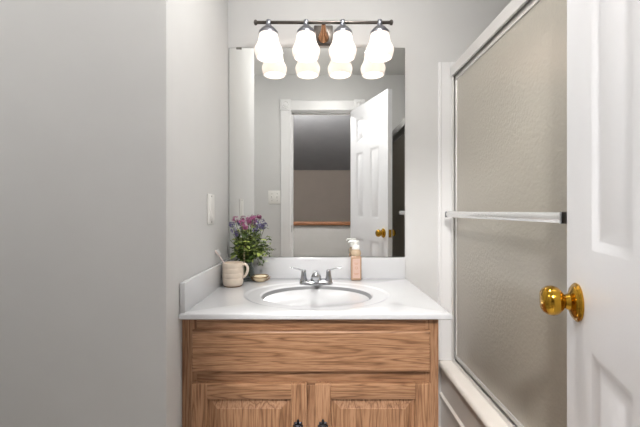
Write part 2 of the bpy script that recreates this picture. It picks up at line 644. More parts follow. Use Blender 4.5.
struct(obj('wall_hall_right', box(2.0, 2.1, FY - 0.1, BW - HT, -0.6, 2.6), M['hall_brown'], origin=(2, -3, 0)))
bm = bmesh.new()
add_box(bm, -2.0, LX - 0.1, BW - HT, BW - HT + 0.1, 0, 2.52)
add_box(bm, SX + 0.1, 2.0, BW - HT, BW - HT + 0.1, 0, 2.52)
add_box(bm, LX - 0.1, SX + 0.1, BW - HT, BW - HT + 0.1, CEIL + 0.08, 2.52)
struct(obj('wall_hall_near', bm, M['hall_half'], origin=(0, BW - HT, 0)))
struct(obj('floor_stairwell', box(-2.0, 2.0, FY - 0.1, HY - 0.10, -0.66, -0.6), M['hall_floor'], origin=(0, -4, -0.6)))

# ------------------------------------------------------------------ the open six-panel door
FRE = Vector((0.476, -0.912, 0))
DIRD = Vector((-0.342, -0.9397, 0)).normalized()
NRM = Vector((0.9397, -0.342, 0)).normalized()
DT = 0.035
us = [0, 0.125, 0.265, 0.375, 0.51, 0.62]
vs = [0.012, 0.23, 0.895, 1.055, 1.60, 1.68, 1.88, 1.975]


def PD(u, v, w):
    return FRE + DIRD * u + NRM * w + Vector((0, 0, v))


cells = {(i, j) for i in (1, 3) for j in (1, 3, 5)}
prof = [(0.003, 0.0006), (0.015, 0.0062), (0.019, 0.0066), (0.036, 0.0030), (0.040, 0.0022)]
door = obj('door_1', panel_slab(0.62, 2, DT, us, vs, cells, prof, PD), M['door'], origin=FRE, angle=22)
struct(door)
KU, KZ = 0.062, 0.958


def door_knob(side):
    w0 = 0.0 if side < 0 else DT
    n = -NRM if side < 0 else NRM
    b = PD(KU, KZ, w0)
    k = obj('door_knob', lathe([(0.0095, 0.008), (0.0095, 0.018), (0.012, 0.021), (0.0175, 0.024), (0.0245, 0.031), (0.0268, 0.039), (0.0255, 0.047), (0.021, 0.0535), (0.0165, 0.056), (0.016, 0.0548), (0.010, 0.0575), (0, 0.058)], b, n, 40), M['brass'], parent=door, label='polished brass knob')
    obj('rose', lathe([(0.033, 0.0), (0.034, 0.003), (0.031, 0.006), (0.029, 0.006), (0.027, 0.009), (0.023, 0.0105), (0.015, 0.0135), (0.012, 0.020), (0, 0.020)], b, n, 44), M['brass'], parent=k)


door_knob(-1)
door_knob(1)
bm = bmesh.new()
e0 = [(-0.0012, KZ - 0.028, 0.006), (-0.0012, KZ - 0.028, 0.029), (-0.0012, KZ + 0.028, 0.029), (-0.0012, KZ + 0.028, 0.006)]
a = [bm.verts.new(PD(u, v, w_)) for u, v, w_ in e0]
b = [bm.verts.new(PD(0.002, v, w_)) for u, v, w_ in e0]
bm.faces.new(a)
bm.faces.new(b[::-1])
for i in range(4):
    bm.faces.new((a[i], a[(i + 1) % 4], b[(i + 1) % 4], b[i]))
obj('latch_plate', bm, M['brass'], parent=door, label='brass latch plate on the door edge')

# ------------------------------------------------------------------ vanity cabinet
VF = -0.54           # face frame plane
CT = 0.821            # counter top
CB = 0.802           # its underside
CX0, CX1 = -0.4095, 0.352
van = empty('vanity_cabinet', (-0.027, -0.27, 0), 'oak vanity cabinet with a wide false drawer and two panel doors under the sink top', 'cabinet')
bm = bmesh.new()
add_box(bm, CX0, CX0 + 0.016, VF + 0.018, -0.004, 0.0, CB)
add_box(bm, CX1 - 0.016, CX1, VF + 0.018, -0.004, 0.0, CB)
add_box(bm, CX0 + 0.016, CX1 - 0.016, -0.012, -0.004, 0.09, CB)
add_box(bm, CX0 + 0.016, CX1 - 0.016, VF + 0.018, -0.012, 0.09, 0.105)
add_box(bm, CX0 + 0.016, CX1 - 0.016, VF + 0.07, VF + 0.085, 0.0, 0.09)
obj('body', bm, M['oak_y'], van, smooth=False)
# face frame: stiles (upright grain) and rails
bm = bmesh.new()
for x0, x1, z0, z1 in ((CX0, -0.366, 0.09, CB), (0.314, CX1, 0.09, CB), (-0.046, -0.007, 0.13, 0.601)):
    obj('face_stile', box(x0, x1, VF, VF + 0.018, z0, z1, bevel=0.001, seg=1), M['oak_v'], van, smooth=False)
for z0, z1 in ((0.76, CB), (0.601, 0.660), (0.09, 0.13)):
    obj('face_rail', box(-0.366, 0.314, VF + 0.0004, VF + 0.018, z0, z1, bevel=0.0008, seg=1), M['oak_h'], van, smooth=False)


def PF(y0):
    return lambda u, v, w: Vector((u, y0 + w, v))


# false drawer front
DF = -0.558
us_ = [-0.371, 0.319]
vs_ = [0.651, 0.764]
bm = bmesh.new()
o4 = [(-0.376, 0.647), (0.324, 0.647), (0.324, 0.768), (-0.376, 0.768)]
i4 = [(-0.3705, 0.6525), (0.3185, 0.6525), (0.3185, 0.7625), (-0.3705, 0.7625)]
m4 = [(-0.3745, 0.6485), (0.3225, 0.6485), (0.3225, 0.7665), (-0.3745, 0.7665)]
L = [[bm.verts.new((x, y, z)) for x, z in r] for r, y in ((i4, DF), (m4, DF + 0.0025), (o4, DF + 0.008), (o4, VF))]
bm.faces.new(L[0])
for A, B in zip(L[:-1], L[1:]):
    for i in range(4):
        bm.faces.new((A[i], A[(i + 1) % 4], B[(i + 1) % 4], B[i]))
bm.faces.new(L[-1][::-1])
obj('drawer_front', bm, M['oak_h'], van, angle=25)


def cab_door(x0, x1, kx):
    y = DF
    z0, z1 = 0.128, 0.614
    st = 0.046
    T = 0.0175
    # door frame: built as one leaf, the raised panel is a part in it
    d = bmesh.new()
    e = 0.004
    fr_o = [(x0, z0), (x1, z0), (x1, z1), (x0, z1)]
    fr_a = [(x0 + e, z0 + e), (x1 - e, z0 + e), (x1 - e, z1 - e), (x0 + e, z1 - e)]
    a0, a1, b0, b1 = x0 + st, x1 - st, z0 + st, z1 - st
    fr_b = [(a0 - 0.001, b0 - 0.001), (a1 + 0.001, b0 - 0.001), (a1 + 0.001, b1 + 0.001), (a0 - 0.001, b1 + 0.001)]
    fr_c = [(a0 + 0.003, b0 + 0.003), (a1 - 0.003, b0 + 0.003), (a1 - 0.003, b1 - 0.003), (a0 + 0.003, b1 - 0.003)]
    # vertical stiles
    door_o = obj('cabinet_door', box(a0 - 0.002, a1 + 0.002, y + 0.013, VF, b0 - 0.002, b1 + 0.002), M['oak_v'], van, smooth=False)
    for q0, q1 in ((x0, x0 + st), (x1 - st, x1)):
        obj('stile', box(q0, q1, y, VF, z0, z1, bevel=0.0025), M['oak_v'], door_o, angle=30)
    for q0, q1 in ((z1 - st, z1 - 0.0002), (z0 + 0.0002, z0 + st)):
        obj('rail', box(x0 + st - 0.0006, x1 - st + 0.0006, y + 0.0003, VF, q0, q1, bevel=0.0022), M['oak_h'], door_o, angle=30)
    p = bmesh.new()
    prev = None
    for ins, dep in ((0.0, 0.0015), (0.002, 0.0115), (0.008, 0.0115), (0.027, 0.0045), (0.0285, 0.0028), (0.032, 0.0022)):
        cur = [p.verts.new((xx, y + dep, zz)) for xx, zz in ((a0 + ins, b0 + ins), (a1 - ins, b0 + ins), (a1 - ins, b1 - ins), (a0 + ins, b1 - ins))]
        if prev:
            for i in range(4):
                p.faces.new((prev[i], prev[(i + 1) % 4], cur[(i + 1) % 4], cur[i]))
        prev = cur
    p.faces.new(prev)
    obj('raised_panel', p, M['oak_v'], door_o, angle=18)
    # pewter knob on a pointed backplate
    kz = 0.492
    pl = []
    for i in range(48):
        t = 2 * PI * i / 48
        r = 0.0135 + 0.0022 * math.cos(8 * t)
        if abs(math.sin(t)) > 0.93:
            r += 0.004 * (abs(math.sin(t)) - 0.93) / 0.07
        pl.append((kx + r * math.cos(t), kz + r * math.sin(t)))
    b_ = bmesh.new()
    A = [b_.verts.new((px, y, pz)) for px, pz in pl]
    B = [b_.verts.new((px, y - 0.002, pz)) for px, pz in pl]
    C = [b_.verts.new((kx + (px - kx) * 0.7, y - 0.0045, kz + (pz - kz) * 0.7)) for px, pz in pl]
    for R1, R2 in ((A, B), (B, C)):
        for i in range(48):
            b_.faces.new((R1[i], R1[(i + 1) % 48], R2[(i + 1) % 48], R2[i]))
    b_.faces.new(C)
    add_lathe(b_, [(0.006, 0.003), (0.0055, 0.012), (0.009, 0.015), (0.0135, 0.019), (0.0145, 0.023), (0.012, 0.0275), (0.007, 0.030), (0.0045, 0.0325), (0, 0.034)], (kx, y, kz), (0, -1, 0), 28)
    for i in range(8):
        t = 2 * PI * i / 8
        add_lathe(b_, [(0, -0.0028), (0.0026, -0.001), (0.0026, 0.001), (0, 0.0028)], (kx + 0.0115 * math.cos(t), y - 0.0225, kz + 0.0115 * math.sin(t)), (0, 1, 0), 8)
    obj('knob', b_, M['pewter'], door_o, label='dark pewter ornate knob')


cab_door(-0.376, -0.0385, -0.0640)
cab_door(-0.0145, 0.3245, 0.0085)

# ------------------------------------------------------------------ white sink top with moulded oval basin
X0, X1, Y0, Y1 = -0.4095, 0.384, -0.565, -0.003
BC = Vector((-0.012, -0.311))
RA, RB = 0.197, 0.160
NA = 128
top = empty('sink_counter', (-0.01, -0.28, CB), 'white moulded vanity top with oval basin, backsplash and left side splash, on the oak cabinet', 'vanity top')
cor = [math.atan2(yy - BC.y, xx - BC.x) for xx, yy in ((X0, Y0), (X1, Y0), (X1, Y1), (X0, Y1))]
angs = [-PI + 2 * PI * i / NA for i in range(NA)]
for c in cor:
    k = min(range(NA), key=lambda i: abs(angs[i] - c))
    angs[k] = c


def rect_pt(t, ins=0.0):
    d = Vector((math.cos(t), math.sin(t)))
    ts = []
    if d.x > 1e-9: ts.append((X1 - ins - BC.x) / d.x)
    if d.x < -1e-9: ts.append((X0 + ins - BC.x) / d.x)
    if d.y > 1e-9: ts.append((Y1 - ins - BC.y) / d.y)
    if d.y < -1e-9: ts.append((Y0 + ins - BC.y) / d.y)
    s = min(ts)
    return BC + d * s


def ell(t, a, b, cy=0.0):
    # point on the ellipse in direction t
    d = Vector((math.cos(t), math.sin(t)))
    s = 1 / math.sqrt((d.x / a) ** 2 + (d.y / b) ** 2)
    return BC + d * s


def ring(bm, f, z):
    return [bm.verts.new((f(t).x, f(t).y, z)) for t in angs]


def skin(bm, A, B):
    n = len(A)
    for i in range(n):
        j = (i + 1) % n
        bm.faces.new((A[i], A[j], B[j], B[i]))


bm = bmesh.new()
R = [ring(bm, lambda t: rect_pt(t, 0.004), CB), ring(bm, lambda t: rect_pt(t, 0.0), CB + 0.003), ring(bm, lambda t: rect_pt(t, 0.0), CT - 0.005),
     ring(bm, lambda t: rect_pt(t, 0.0015), CT - 0.0015), ring(bm, lambda t: rect_pt(t, 0.005), CT)]
R += [ring(bm, lambda t: ell(t, 0.262, 0.213), CT), ring(bm, lambda t: ell(t, 0.258, 0.209), CT - 0.0003), ring(bm, lambda t: ell(t, 0.250, 0.203), CT - 0.0030), ring(bm, lambda t: ell(t, 0.246, 0.200), CT - 0.0034),
      ring(bm, lambda t: ell(t, RA + 0.008, RB + 0.008), CT - 0.0034), ring(bm, lambda t: ell(t, RA + 0.003, RB + 0.003), CT - 0.0045), ring(bm, lambda t: ell(t, RA, RB), CT - 0.008)]
for A, B in zip(R[:-1], R[1:]):
    skin(bm, A, B)
bm.faces.new(R[0])
obj('counter', bm, M['marble'], top, angle=50)
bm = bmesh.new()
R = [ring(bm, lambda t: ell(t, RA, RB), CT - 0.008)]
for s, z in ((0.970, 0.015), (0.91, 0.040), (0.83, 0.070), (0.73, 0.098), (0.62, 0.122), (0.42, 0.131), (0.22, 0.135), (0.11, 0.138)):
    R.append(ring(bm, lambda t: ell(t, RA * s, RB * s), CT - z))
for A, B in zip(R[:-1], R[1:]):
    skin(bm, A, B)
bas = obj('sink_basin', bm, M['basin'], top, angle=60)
obj('drain', lathe([(0.023, -0.004), (0.023, 0.0015), (0.019, 0.0025), (0.016, 0.001), (0.015, 0.004), (0, 0.0055)], (BC.x, BC.y, CT - 0.138), (0, 0, 1), 28), M['drain'], top, label='round metal drain')
obj('backsplash', box(X0, 0.3765, -0.0235, -0.0025, CT - 0.002, 0.911, bevel=0.003), M['marble'], top)
obj('side_splash', box(X0 + 0.0002, X0 + 0.0165, -0.560, -0.0240, CT - 0.002, 0.9095, bevel=0.003), M['marble'], top)

# ------------------------------------------------------------------ faucet
FX, FYY = -0.016, -0.127
fz = CT - 0.0030
fau = empty('faucet', (FX, FYY, fz), 'chrome two-handle centreset faucet at the back of the sink', 'faucet')
bm = bmesh.new()
rings = []
for s, z in ((1.0, -0.001), (1.0, 0.006), (0.97, 0.010), (0.88, 0.0135), (0.6, 0.016)):
    rr = []
    for i in range(40):
        t = 2 * PI * i / 40
        c_, s_ = math.cos(t), math.sin(t)
        x = (0.046 + 0.0235 * abs(c_) * 1.0) * (1 if c_ > 0 else -1) if abs(c_) > 1e-6 else 0
        x = 0.0445 * max(-1, min(1, c_ * 2.2)) + 0.0245 * c_
        rr.append(bm.verts.new((FX + x * (s if s > 0.9 else s), FYY + 0.026 * s_ * s, fz + z)))
    rings.append(rr)
for A, B in zip(rings[:-1], rings[1:]):
    for i in range(40):
        bm.faces.new((A[i], A[(i + 1) % 40], B[(i + 1) % 40], B[i]))
bm.faces.new(rings[-1])
bm.faces.new(rings[0][::-1])
obj('base', bm, M['chrome'], fau)
pts = curve_pts([(FX, FYY, fz + 0.010), (FX, FYY - 0.006, fz + 0.036), (FX, FYY - 0.030, fz + 0.045), (FX, FYY - 0.060, fz + 0.047), (FX, FYY - 0.086, fz + 0.045)], 7)
n = len(pts)
rad = [0.0245 - 0.011 * min(1, i / (n * 0.55)) for i in range(n)]
bm = tube(pts, rad, 24, cap=True)
add_lathe(bm, [(0, -0.016), (0.009, -0.0145), (0.0150, -0.006), (0.0160, 0.002), (0.0140, 0.009), (0.007, 0.0145), (0, 0.0155)], (FX, FYY - 0.088, fz + 0.046), (0, -1, 0.1), 24)
add_lathe(bm, [(0.0075, 0.0), (0.0085, -0.012), (0.007, -0.016), (0, -0.016)], (FX, FYY - 0.086, fz + 0.040), (0, 0, 1), 20)
obj('spout', bm, M['chrome'], fau)
for s in (-1, 1):
    hx = FX + s * 0.051
    bm = lathe([(0.0165, 0.008), (0.0160, 0.016), (0.0130, 0.024), (0.0105, 0.038), (0.0100, 0.048), (0.0095, 0.054), (0.007, 0.058), (0, 0.059)], (hx, FYY, fz), (0, 0, 1), 28)
    pts = curve_pts([(hx - s * 0.002, FYY, fz + 0.050), (hx + s * 0.012, FYY - 0.001, fz + 0.0575), (hx + s * 0.030, FYY - 0.003, fz + 0.0630), (hx + s * 0.054, FYY - 0.005, fz + 0.0680)], 6)
    n = len(pts)
    add_tube(bm, pts, [0.0085 - 0.0022 * math.sin(PI * i / (n - 1)) if i < n - 2 else 0.0055 for i in range(n)], 14, flat=0.42)
    obj('handle', bm, M['chrome'], fau)
bm = tube([(FX, FYY + 0.017, fz + 0.010), (FX, FYY + 0.018, fz + 0.045)], 0.0022, 8)
add_lathe(bm, [(0, 0.0), (0.004, 0.002), (0.0045, 0.006), (0, 0.009)], (FX, FYY + 0.018, fz + 0.043), (0, 0, 1), 12)
obj('lift_rod', bm, M['chrome'], fau)

# ------------------------------------------------------------------ wall mirror
MX0, MX1, MZ0, MZ1 = -0.4065, 0.3795, 0.9125, EYE + 0.727
mir = empty('wall_mirror', ((MX0 + MX1) / 2, -0.003, MZ0), 'large frameless wall mirror above the white backsplash', 'mirror')
obj('backing', box(MX0, MX1, -0.0045, -0.0005, MZ0, MZ1), M['mirror_edge'], mir, smooth=False)
bm = bmesh.new()
bm.faces.new([bm.verts.new(p) for p in ((MX0 + 0.0012, -0.0048, MZ0 + 0.001), (MX1 - 0.0008, -0.0048, MZ0 + 0.001), (MX1 - 0.0008, -0.0048, MZ1 - 0.0012), (MX0 + 0.0012, -0.0048, MZ1 - 0.0012))])
g = obj('mirror_glass', bm, M['mirror'], mir, smooth=False)
for cx in (-0.362,):
    bm = box(cx - 0.012, cx + 0.012, -0.0075, -0.0005, MZ1 - 0.007, MZ1 + 0.002, bevel=0.001)
    obj('clip', bm, M['dark_cap'], mir, label='small dark mirror clip at the top edge')

# ------------------------------------------------------------------ vanity light bar
LZ = EYE + 0.790
LY = -0.10
lamp = empty('vanity_light', (0.013, 0, LZ - 0.03), 'four-shade vanity light bar with frosted white glass shades above the mirror', 'wall light')
bm = bmesh.new()
add_box(bm, -0.027, 0.057, -0.014, 0.0, LZ - 0.054, LZ + 0.034, bevel=0.004)
obj('backplate', bm, M['bronze'], lamp)
bm = lathe([(0.026, 0.012), (0.022, 0.030), (0.012, 0.055), (0.009, 0.092), (0.009, 0.1)], (0.015, 0, LZ - 0.024), (0, -1, 0.22), 24)
obj('arm', bm, M['copperplate'], lamp, label='coppery cone-shaped arm')
bm = tube([(-0.264, LY, LZ), (0.293, LY, LZ)], 0.0068, 16)
for s, x in ((-1, -0.264), (1, 0.293)):
    add_lathe(bm, [(0.0068, -0.001), (0.010, 0.002), (0.0115, 0.006), (0.010, 0.011), (0.005, 0.014), (0, 0.015)], (x, LY, LZ), (s, 0, 0), 18)
obj('bar', bm, M['bronze'], lamp)
for x in (-0.216, -0.058, 0.095, 0.251):
    bm = lathe([(0, 0.0115), (0.009, 0.0105), (0.011, 0.008), (0.011, -0.009), (0.010, -0.012), (0.014, -0.016), (0.024, -0.024), (0.034, -0.034), (0.0410, -0.043), (0.0415, -0.052), (0.038, -0.052)], (x, LY, LZ), (0, 0, 1), 28)
    obj('socket_cup', bm, M['nickel'], lamp)
    sp = [(0.0395, -0.050), (0.0400, -0.056), (0.0420, -0.072), (0.0450, -0.086), (0.0510, -0.098), (0.0570, -0.110), (0.0585, -0.118), (0.0575, -0.126), (0.0545, -0.138), (0.0510, -0.150)]
    si = [(r - 0.003, h) for r, h in sp][::-1]
    bm = lathe(sp + si, (x, LY, LZ), (0, 0, 1), 40)
    obj('shade', bm, M['shade'], lamp, angle=60)
    bm = lathe([(0.011, -0.050), (0.013, -0.062), (0.020, -0.076), (0.0275, -0.092), (0.029, -0.104), (0.025, -0.118), (0.014, -0.128), (0, -0.131)], (x, LY, LZ), (0, 0, 1), 24)
    obj('bulb', bm, M['bulb'], lamp, label='lit round bulb')

# added ceiling lamps, unseen, to fill the room with light
for lx, ly, key, lab in ((0.10, -0.74, 'fill_dome', 'added unseen fill lamp, a round white dome in front of the vanity'), (-1.12, -1.33, 'fill_dome_soft', 'added unseen fill lamp, a round white dome over the left part of the room')):
    cl = empty('ceiling_fill_lamp', (lx, ly, CEIL), lab, 'fill lamp', 'added fill lamps')
    obj('ceiling_rim', lathe([(0.12, 0), (0.125, -0.012), (0.117, -0.020), (0.105, -0.020)], (lx, ly, CEIL), (0, 0, 1), 40), M['trim'], cl)
    obj('diffuser', lathe([(0.112, -0.018), (0.108, -0.034), (0.088, -0.048), (0.048, -0.057), (0, -0.060)], (lx, ly, CEIL), (0, 0, 1), 40), M[key], cl)
hl = empty('hall_fill_lamp', (-0.24, -2.4, 2.44), 'added unseen fill lamp, a white globe on the hall ceiling outside the doorway', 'fill lamp')  # added unseen lamp, fills the bathroom through the doorway
obj('ceiling_rose', lathe([(0.0, 0), (0.06, 0), (0.06, -0.012), (0.045, -0.022), (0.0, -0.022)], (-0.24, -2.4, 2.44), (0, 0, 1), 32), M['trim'], hl)
obj('globe', lathe([(0.0001 if i in (0, 16) else 0.09 * math.sin(PI * i / 16), -0.112 + 0.09 * math.cos(PI * i / 16)) for i in range(17)], (-0.24, -2.4, 2.44), (0, 0, 1), 32), M['hall_fill_globe'], hl)

# ------------------------------------------------------------------ switches
sw = empty('wall_switch', (AW, -0.265, EYE + 0.005), 'white rocker switch in an upright plate on the side wall left of the mirror', 'light switch')
zc = EYE + 0.005
obj('plate', box(AW, AW + 0.006, -0.265 - 0.038, -0.265 + 0.038, zc - 0.056, zc + 0.056, bevel=0.0025), M['plate'], sw)
bm = bmesh.new()
v = [(AW + 0.0055, -0.282, zc - 0.034), (AW + 0.0055, -0.248, zc - 0.034), (AW + 0.0055, -0.248, zc + 0.034), (AW + 0.0055, -0.282, zc + 0.034)]
f = [(AW + 0.011, -0.282, zc - 0.034), (AW + 0.011, -0.248, zc - 0.034), (AW + 0.0068, -0.248, zc + 0.034), (AW + 0.0068, -0.282, zc + 0.034)]
A = [bm.verts.new(p) for p in v]
B = [bm.verts.new(p) for p in f]
skin(bm, A, B)
bm.faces.new(B)
obj('rocker', bm, M['plate'], sw, smooth=False)
for dz in (-0.048, 0.048):
    obj('screw', lathe([(0.0032, 0.005), (0.0032, 0.0068), (0, 0.0074)], (AW, -0.265, zc + dz), (1, 0, 0), 10), M['screw'], sw)

sx, sz = -0.396, EYE + 0.116
s2 = empty('double_switch', (sx, BW, sz), 'white double toggle switch plate beside the doorway, seen in the mirror', 'light switch')
obj('plate', box(sx - 0.057, sx + 0.057, BW, BW + 0.006, sz - 0.058, sz + 0.058, bevel=0.0025), M['plate'], s2)
for dx in (-0.023, 0.023):
    bm = box(sx + dx - 0.0055, sx + dx + 0.0055, BW + 0.0055, BW + 0.008, sz - 0.013, sz + 0.013, bevel=0.0008)
    add_tube(bm, [(sx + dx, BW + 0.006, sz), (sx + dx, BW + 0.016, sz + 0.010)], [0.0045, 0.0035], 10)
    obj('toggle', bm, M['plate'], s2)
    for dz in (-0.03, 0.03):
        obj('screw', lathe([(0.003, 0.005), (0.003, 0.0068), (0, 0.0074)], (sx + dx, BW, sz + dz), (0, 1, 0), 10), M['screw'], s2)

# ------------------------------------------------------------------ bathtub
TZ = 0.45
TX0, TX1 = 0.527, SX
pr = [(0.542, 0.0), (0.542, 0.285), (0.534, 0.292), (0.534, 0.302), (0.543, 0.309), (0.543, 0.422), (0.532, 0.426), (0.527, 0.433), (0.528, 0.441), (0.533, 0.447), (0.543, TZ),
      (0.640, TZ), (0.652, 0.440), (0.662, 0.40), (0.70, 0.12), (0.75, 0.09), (1.18, 0.09), (1.24, 0.14), (1.275, 0.40), (1.285, TZ), (SX - 0.001, TZ), (SX - 0.001, 0.0)]
bm = extrude_profile(pr, 'y', BW + 0.001, -0.001)
add_box(bm, 0.64, SX - 0.02, -0.10, -0.002, 0.1, TZ, bevel=0.01)
add_box(bm, 0.64, SX - 0.02, BW + 0.002, BW + 0.10, 0.1, TZ, bevel=0.01)
tub = obj('bathtub', bm, M['tub'], origin=(0.95, -0.76, 0), angle=35)
tag(tub, 'white bathtub with a rounded rim and ridged apron under the sliding glass doors', 'bathtub')

# ------------------------------------------------------------------ sliding shower doors
en = empty('shower_enclosure', (0.61, -0.76, TZ), 'aluminium framed sliding shower doors of obscured glass on the tub rim', 'shower door')
HB, HTp = EYE + 0.592, EYE + 0.640
YB = BW + 0.013
pr = [(0.580, HB), (0.580, HTp - 0.004), (0.584, HTp), (0.636, HTp), (0.640, HTp - 0.004), (0.640, HB), (0.636, HB), (0.636, HB + 0.03), (0.612, HB + 0.03), (0.612, HB + 0.006), (0.609, HB + 0.006), (0.609, HB + 0.03), (0.588, HB + 0.03), (0.588, HB)]
obj('header', extrude_profile(pr, 'y', YB, -0.0125), M['alu'], en, smooth=False)
pr = [(0.586, TZ), (0.586, TZ + 0.016), (0.589, TZ + 0.016), (0.589, TZ + 0.004), (0.608, TZ + 0.004), (0.608, TZ + 0.020), (0.611, TZ + 0.020), (0.611, TZ + 0.004), (0.632, TZ + 0.004), (0.632, TZ + 0.024), (0.635, TZ + 0.024), (0.635, TZ)]
obj('bottom_track', extrude_profile(pr, 'y', YB, -0.0125), M['alu'], en, smooth=False)
for y0, y1 in ((-0.030, -0.0125), (YB, YB + 0.018)):
    bm = bmesh.new()
    add_box(bm, 0.584, 0.590, y0, y1, TZ + 0.016, HB, bevel=0.001)
    add_box(bm, 0.630, 0.636, y0, y1, TZ + 0.016, HB, bevel=0.001)
    ym = (-0.0155, -0.0125) if y1 > -0.1 else (YB, YB + 0.003)
    add_box(bm, 0.590, 0.630, ym[0], ym[1], TZ + 0.016, HB)
    obj('wall_jamb', bm, M['alu'], en, smooth=False)


def glass_door(x, y0, y1, bar):
    z0, z1 = TZ + 0.022, HB - 0.002
    p = obj('glass_panel', box(x - 0.0025, x + 0.0025, y0 + 0.004, y1 - 0.004, z0 + 0.004, z1 - 0.004), M['obscure'], en, smooth=False, label='obscured pebbled glass pane')
    bm = bmesh.new()
    add_box(bm, x - 0.0065, x + 0.0065, y0, y1, z1 - 0.020, z1, bevel=0.002)
    add_box(bm, x - 0.0065, x + 0.0065, y0, y1, z0, z0 + 0.016, bevel=0.002)
    add_box(bm, x - 0.0065, x + 0.0065, y0, y0 + 0.012, z0 + 0.016, z1 - 0.020, bevel=0.002)
    add_box(bm, x - 0.0065, x + 0.0065, y1 - 0.012, y1, z0 + 0.016, z1 - 0.020, bevel=0.002)
    obj('panel_frame', bm, M['alu'], p, angle=30)
    bm = box(x - 0.0045, x + 0.0045, y1 - 0.0005, y1 + 0.004, z0, z1)
    obj('edge_gap_strip', bm, M['dark_gap'], p, smooth=False)  # dark gap beside the frame, put in as a solid dark strip
    if bar:
        bx = x - 0.055
        bz = EYE - 0.016
        pr = [(bx - 0.006, bz - 0.012), (bx - 0.009, bz - 0.006), (bx - 0.010, bz), (bx - 0.009, bz + 0.006), (bx - 0.006, bz + 0.012), (bx + 0.004, bz + 0.012), (bx + 0.004, bz - 0.012)]
        b = extrude_profile(pr, 'y', -0.805, -0.075)
        obj('towel_bar', b, M['bar_metal'], p, angle=45)
        for yy in (-0.812, -0.082):
            obj('bar_bracket', box(bx - 0.0115, x - 0.006, yy, yy + 0.007, bz - 0.0135, bz + 0.0135, bevel=0.002), M['chrome'], p)


glass_door(0.599, -0.845, -0.034, True)
glass_door(0.622, YB + 0.02, -0.715, False)

# ------------------------------------------------------------------ mug with toothbrush
mx, my = -0.345, -0.184
mug = empty('mug', (mx, my, CT), 'cream ribbed stoneware mug holding a toothbrush, on the left of the sink top', 'mug')
po = [(0.0, 0.001), (0.030, 0.0), (0.034, 0.004), (0.038, 0.009), (0.0400, 0.018), (0.0408, 0.033), (0.0400, 0.0345), (0.0410, 0.036), (0.0412, 0.053), (0.0404, 0.0545), (0.0412, 0.056), (0.0410, 0.073), (0.0402, 0.0745), (0.0410, 0.076), (0.0408, 0.090), (0.0396, 0.093)]
pi_ = [(0.0380, 0.093), (0.0368, 0.089), (0.0365, 0.02), (0.030, 0.010), (0, 0.009)]
bm = lathe(po + pi_, (mx, my, CT), (0, 0, 1), 40)
obj('body', bm, M['mug'], mug, angle=50)
pts = curve_pts([(mx + 0.038, my - 0.006, CT + 0.084), (mx + 0.050, my - 0.009, CT + 0.088), (mx + 0.060, my - 0.012, CT + 0.076), (mx + 0.059, my - 0.012, CT + 0.058), (mx + 0.050, my - 0.009, CT + 0.042), (mx + 0.038, my - 0.006, CT + 0.034)], 6)
obj('handle', tube(pts, 0.0065, 14, flat=0.7), M['mug'], mug)
obj('foot_ring', lathe([(0.029, 0.0002), (0.0345, 0.0002), (0.0352, 0.003), (0.0345, 0.0045), (0.029, 0.003)], (mx, my, CT), (0, 0, 1), 36), M['mug_foot'], mug, label='dark unglazed foot')
tb0 = Vector((mx + 0.010, my + 0.008, CT + 0.016))
tb1 = Vector((mx - 0.052, my - 0.010, CT + 0.122))
tbr = empty('toothbrush', tb0, 'pale pink toothbrush leaning left out of the cream mug', 'toothbrush')
d = (tb1 - tb0)
pts = [tb0 + d * (i / 10) for i in range(11)]
pts += [tb1 + d * 0.06 + Vector((-0.002, -0.002, 0.001)), tb1 + d * 0.15 + Vector((-0.003, -0.002, 0.0)), tb1 + d * 0.2 + Vector((-0.003, -0.002, 0))]
obj('handle', tube(pts, [0.0045, 0.005, 0.005, 0.005, 0.0048, 0.0045, 0.004, 0.0035, 0.003, 0.003, 0.0034, 0.005, 0.0055, 0.003], 12, flat=0.7), M['brush'], tbr)
bm = bmesh.new()
side = Vector((0.78, -0.4, 0.43)).normalized()
for i in range(5):
    for j in (-1, 0, 1):
        p = tb1 + d * (0.02 + 0.038 * i) + Vector((0.0, 0.0028 * j, 0))
        add_tube(bm, [p, p + side * 0.011], 0.0013, 6)
obj('bristles', bm, M['bristle'], tbr)

# ------------------------------------------------------------------ flowers in a small glass vase behind the mug
vx, vy = -0.312, -0.072
fl = empty('flower_bouquet', (vx, vy, CT), 'bouquet of pink and lavender flowers with green leaves, behind the cream mug', 'flowers')
vs2 = empty('glass_vase', (vx, vy, CT), 'small clear glass vase of flower stems between the mug and the soap dish', 'vase')
vo = [(0.0, 0.0005), (0.027, 0.0005), (0.031, 0.006), (0.033, 0.025), (0.030, 0.045), (0.024, 0.060), (0.024, 0.075), (0.027, 0.082)]
vi = [(0.0250, 0.082), (0.022, 0.074), (0.022, 0.060), (0.028, 0.044), (0.0305, 0.025), (0.029, 0.009), (0.0, 0.006)]
obj('vessel', lathe(vo + vi, (vx, vy, CT), (0, 0, 1), 32), M['vase'], vs2)


